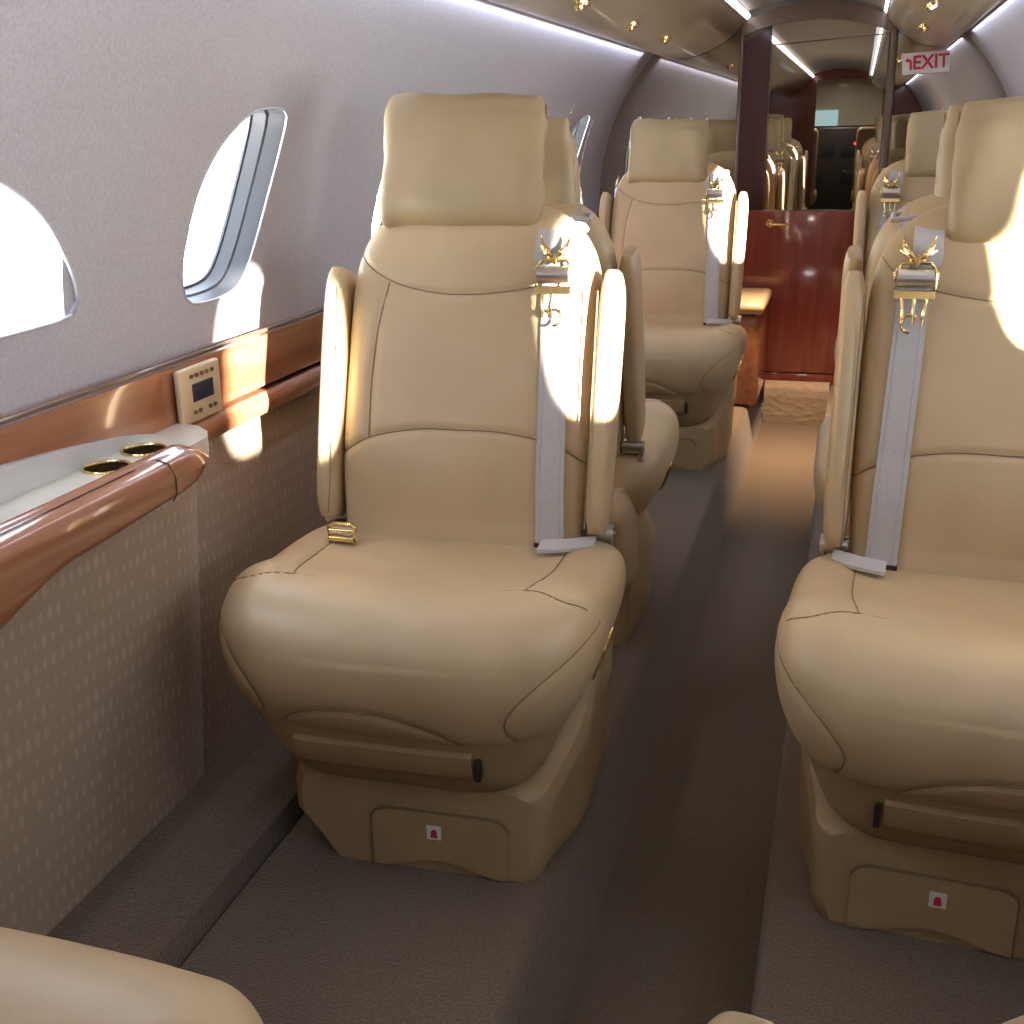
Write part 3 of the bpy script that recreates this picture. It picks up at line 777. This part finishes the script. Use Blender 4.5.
# control panel on the rail
pod = thing('control_panel', 'cream and gold cabin control panel with dark display, set in the wood rail', 'control panel', (-.9605, 1.530, .624))
mb = MB(); mb.box(0, .012, -.062, .056, -.044, .042, 0, .005); mb.build('faceplate', add_noise(mat('plate_gold', (.66, .54, .34), .35, .25), (.7, .58, .38)), pod)
mb = MB(); mb.box(.010, .0132, -.030, .030, -.012, .016, 0, .001); mb.build('display', mat('display_glass', (.03, .035, .05), .15), pod)
for yy, zz in [(-.030 + .015 * k, .028) for k in range(5)] + [(-.028, -.027), (-.014, -.027), (.016, -.027), (.030, -.027)]:
    mb = MB(); mb.loft([[(xx, yy + .0048 * math.cos(a), zz + .0034 * math.sin(a)) for a in [2 * PI * k / 14 for k in range(14)]] for xx in (.011, .0138)]); mb.build('button', mat('button_brown', (.14, .09, .04), .4), pod)

# ------------------------------------------------------------------ cabin behind the camera (seen in the mirrors)
PY = -1.62
mb = MB()
fp = seg_poly(-.999, -.40, -.1, 1.5); mb.prism(fp, fy, PY - .03, PY)
mb.prism(seg_poly(.16, .579, -.1, 1.5), fy, PY - .03, PY)
mb.prism([(-.40, 1.35), (.16, 1.35), (.16, 1.5), (-.40, 1.5)], fy, PY - .03, PY)
struct(mb.build('wall_front', DOORW, None, False))
mb = MB(); mb.prism(seg_poly(-1.0, .58, -.1), fy, YR0 - .02, YR0); struct(mb.build('wall_cockpit', CREAM, None, False))
ip = thing('instrument_panel', 'dark cockpit instrument panel with red and green lights, seen in the door mirror', 'instrument panel', (-.21, -3.0, -.02))
mb = MB(); mb.box(-.55, .55, -.12, .12, 0, .98, 0, .03); mb.build('console', DARK, ip)
for i, (x, z) in enumerate([(-.3, .75), (-.1, .75), (.1, .75), (.3, .75), (-.2, .5), (.12, .5)]):
    mb = MB(); mb.box(x - .07, x + .07, .121, .126, z - .06, z + .06, 0, .004); mb.build('display', mat('screen_dark', (.015, .02, .025), .2), ip)
mb = MB(); mb.box(.15, .25, .122, .13, .80, .825, 0, .002); mb.build('red_readout', REDLED, ip)['label'] = 'red lit readout'
mb = MB(); mb.box(.27, .295, .122, .13, .865, .885, 0, .002); mb.build('green_lamp', GREENLED, ip)['label'] = 'green lit lamp'
wd = struct(bpy.data.objects.new('window_%d' % (wn + 1), None)); C.objects.link(wd); wd.location = (-.21, YR0 + .005, 1.08)
mb = MB(); mb.box(-.29, -.03, 0, .01, -.17, .03, 0, .004); mb.build('windscreen', SKYB, wd)
mb = MB(); mb.box(.42, .62, 0, .01, -.17, .03, 0, .004); mb.build('windscreen', SKYB, wd)
for sx in (-1, 1):
    t = thing('pilot_seat', 'dark pilot seat %s of the cockpit aisle, seen only in the door mirror' % ('left' if sx < 0 else 'right'), 'seat', (-.21 + sx * .36, -2.3, 0))
    mb = MB(); mb.box(-.20, .20, -.2, .2, .25, .40, 0, .05); mb.build('cushion', LEATHER, t)
    mb = MB(); mb.box(-.19, .19, .1, .2, .35, .95, 0, .05); mb.build('backrest', LEATHER, t)
    mb = MB(); mb.box(-.12, .12, -.12, .12, .0, .26, 0, .02); mb.build('pedestal', DARK, t)

# ------------------------------------------------------------------ light
def area(name, loc, rot, sx, sy, e, col, portal=False, spread=None):
    l = bpy.data.lights.new(name, 'AREA'); l.shape = 'RECTANGLE'; l.size = sx; l.size_y = sy; l.energy = e; l.color = col
    if portal: l.cycles.is_portal = True
    if spread: l.spread = spread
    o = bpy.data.objects.new(name, l); C.objects.link(o); o.location = loc; o.rotation_euler = rot; return o
for side, WL in ((-1, WINL), (1, WINR)):
    for yc in WL:
        p = hp(side, yc, WS, .10); area('window_daylight', p, (0, (PI / 2 - .19) * (1 if side > 0 else -1), 0), .30, .26, 1, (1, 1, 1), True)
W = bpy.data.worlds.new('sky'); bpy.context.scene.world = W; W.use_nodes = True
bg = W.node_tree.nodes['Background']; bg.inputs[1].default_value = 34
WN, WLk = W.node_tree.nodes, W.node_tree.links      # bright ground made up below the horizon, dimmer sky keeps light off cushions
wt = WN.new('ShaderNodeTexCoord'); wsx = WN.new('ShaderNodeSeparateXYZ'); wr = WN.new('ShaderNodeValToRGB')
wmp = WN.new('ShaderNodeMapRange'); wmp.inputs['From Min'].default_value = -1; wmp.inputs['From Max'].default_value = 1
WLk.new(wt.outputs['Generated'], wsx.inputs[0]); WLk.new(wsx.outputs['Z'], wmp.inputs['Value']); WLk.new(wmp.outputs[0], wr.inputs[0]); WLk.new(wr.outputs[0], bg.inputs[0])
we = wr.color_ramp.elements; we[0].position = .0; we[0].color = (1, .97, .92, 1); we[1].position = .62; we[1].color = (.26, .29, .33, 1)
x_ = we.new(.47); x_.color = (1, .98, .95, 1); x_ = we.new(.54); x_.color = (.55, .58, .62, 1)
s = bpy.data.lights.new('sun', 'SUN'); s.energy = 85; s.angle = math.radians(1.2); s.color = (1, .92, .80)
so = bpy.data.objects.new('sun', s); C.objects.link(so)
so.rotation_euler = Vector((-1, .85, -.17)).to_track_quat('-Z', 'Y').to_euler()
# cove lamps beside the strips (real lamps of the cabin)
area('cove_lamp', (-.425, 1.6, 1.362), (0, 0, 0), .03, 5.8, .6, (.9, .92, 1.0))
area('cove_lamp', (.045, 1.6, 1.362), (0, 0, 0), .03, 5.8, .6, (.9, .92, 1.0))
area('wall_wash_lamp', (-.782, 1.6, 1.25), (0, math.radians(22), 0), .012, 5.8, 6, (.74, .78, 1.0))
area('wall_wash_lamp', (.335, 1.6, 1.285), (0, math.radians(-22), 0), .012, 5.8, 6, (.74, .78, 1.0))
area('door_downlight', (-.17, 4.10, 1.37), (0, 0, 0), .18, .18, 7, (1, .68, .44), spread=math.radians(60))
area('cockpit_fill', (-.21, -2.4, 1.38), (0, 0, 0), .1, .1, 10, (1, .93, .8))  # added fill light, brightens the cockpit reflected in the door mirror

# ------------------------------------------------------------------ camera
def look(V, f, roll):
    d = Vector((V[0] - 512, -(V[1] - 512), f)).normalized()
    e = Vector((-math.sin(roll), math.cos(roll), 0)); k = Vector((0, 0, 1))
    a = d.dot(k); b = -d.dot(e); u = (e * a + k * b).normalized()
    if u.y < 0: u = -u
    x = u.cross(d)
    if x.x < 0: x = -x
    # rows give world axes in camera coords (right, up, forward)
    right = Vector((x.x, d.x, u.x)); up = Vector((x.y, d.y, u.y)); fw = Vector((x.z, d.z, u.z))
    return Matrix((right, up, -fw)).transposed()
cam = bpy.data.cameras.new('camera'); cam.sensor_width = 36; cam.lens = 36 * 1142 / 1024; cam.clip_start = .02
co = bpy.data.objects.new('camera', cam); C.objects.link(co)
co.matrix_world = Matrix.Translation((0, 0, 1.0)) @ look((862, 121), 1142, .02).to_4x4()
sc = bpy.context.scene; sc.camera = co
sc.view_settings.view_transform = 'Standard'; sc.view_settings.look = 'None'; sc.view_settings.exposure = 0.03; sc.view_settings.gamma = 1
sc.view_settings.use_curve_mapping = False
sc.cycles.use_denoising = True; sc.cycles.max_bounces = 12; sc.cycles.diffuse_bounces = 6; sc.cycles.glossy_bounces = 6; sc.cycles.transparent_max_bounces = 12
sc.cycles.sample_clamp_indirect = 6; sc.cycles.caustics_reflective = False; sc.cycles.caustics_refractive = False
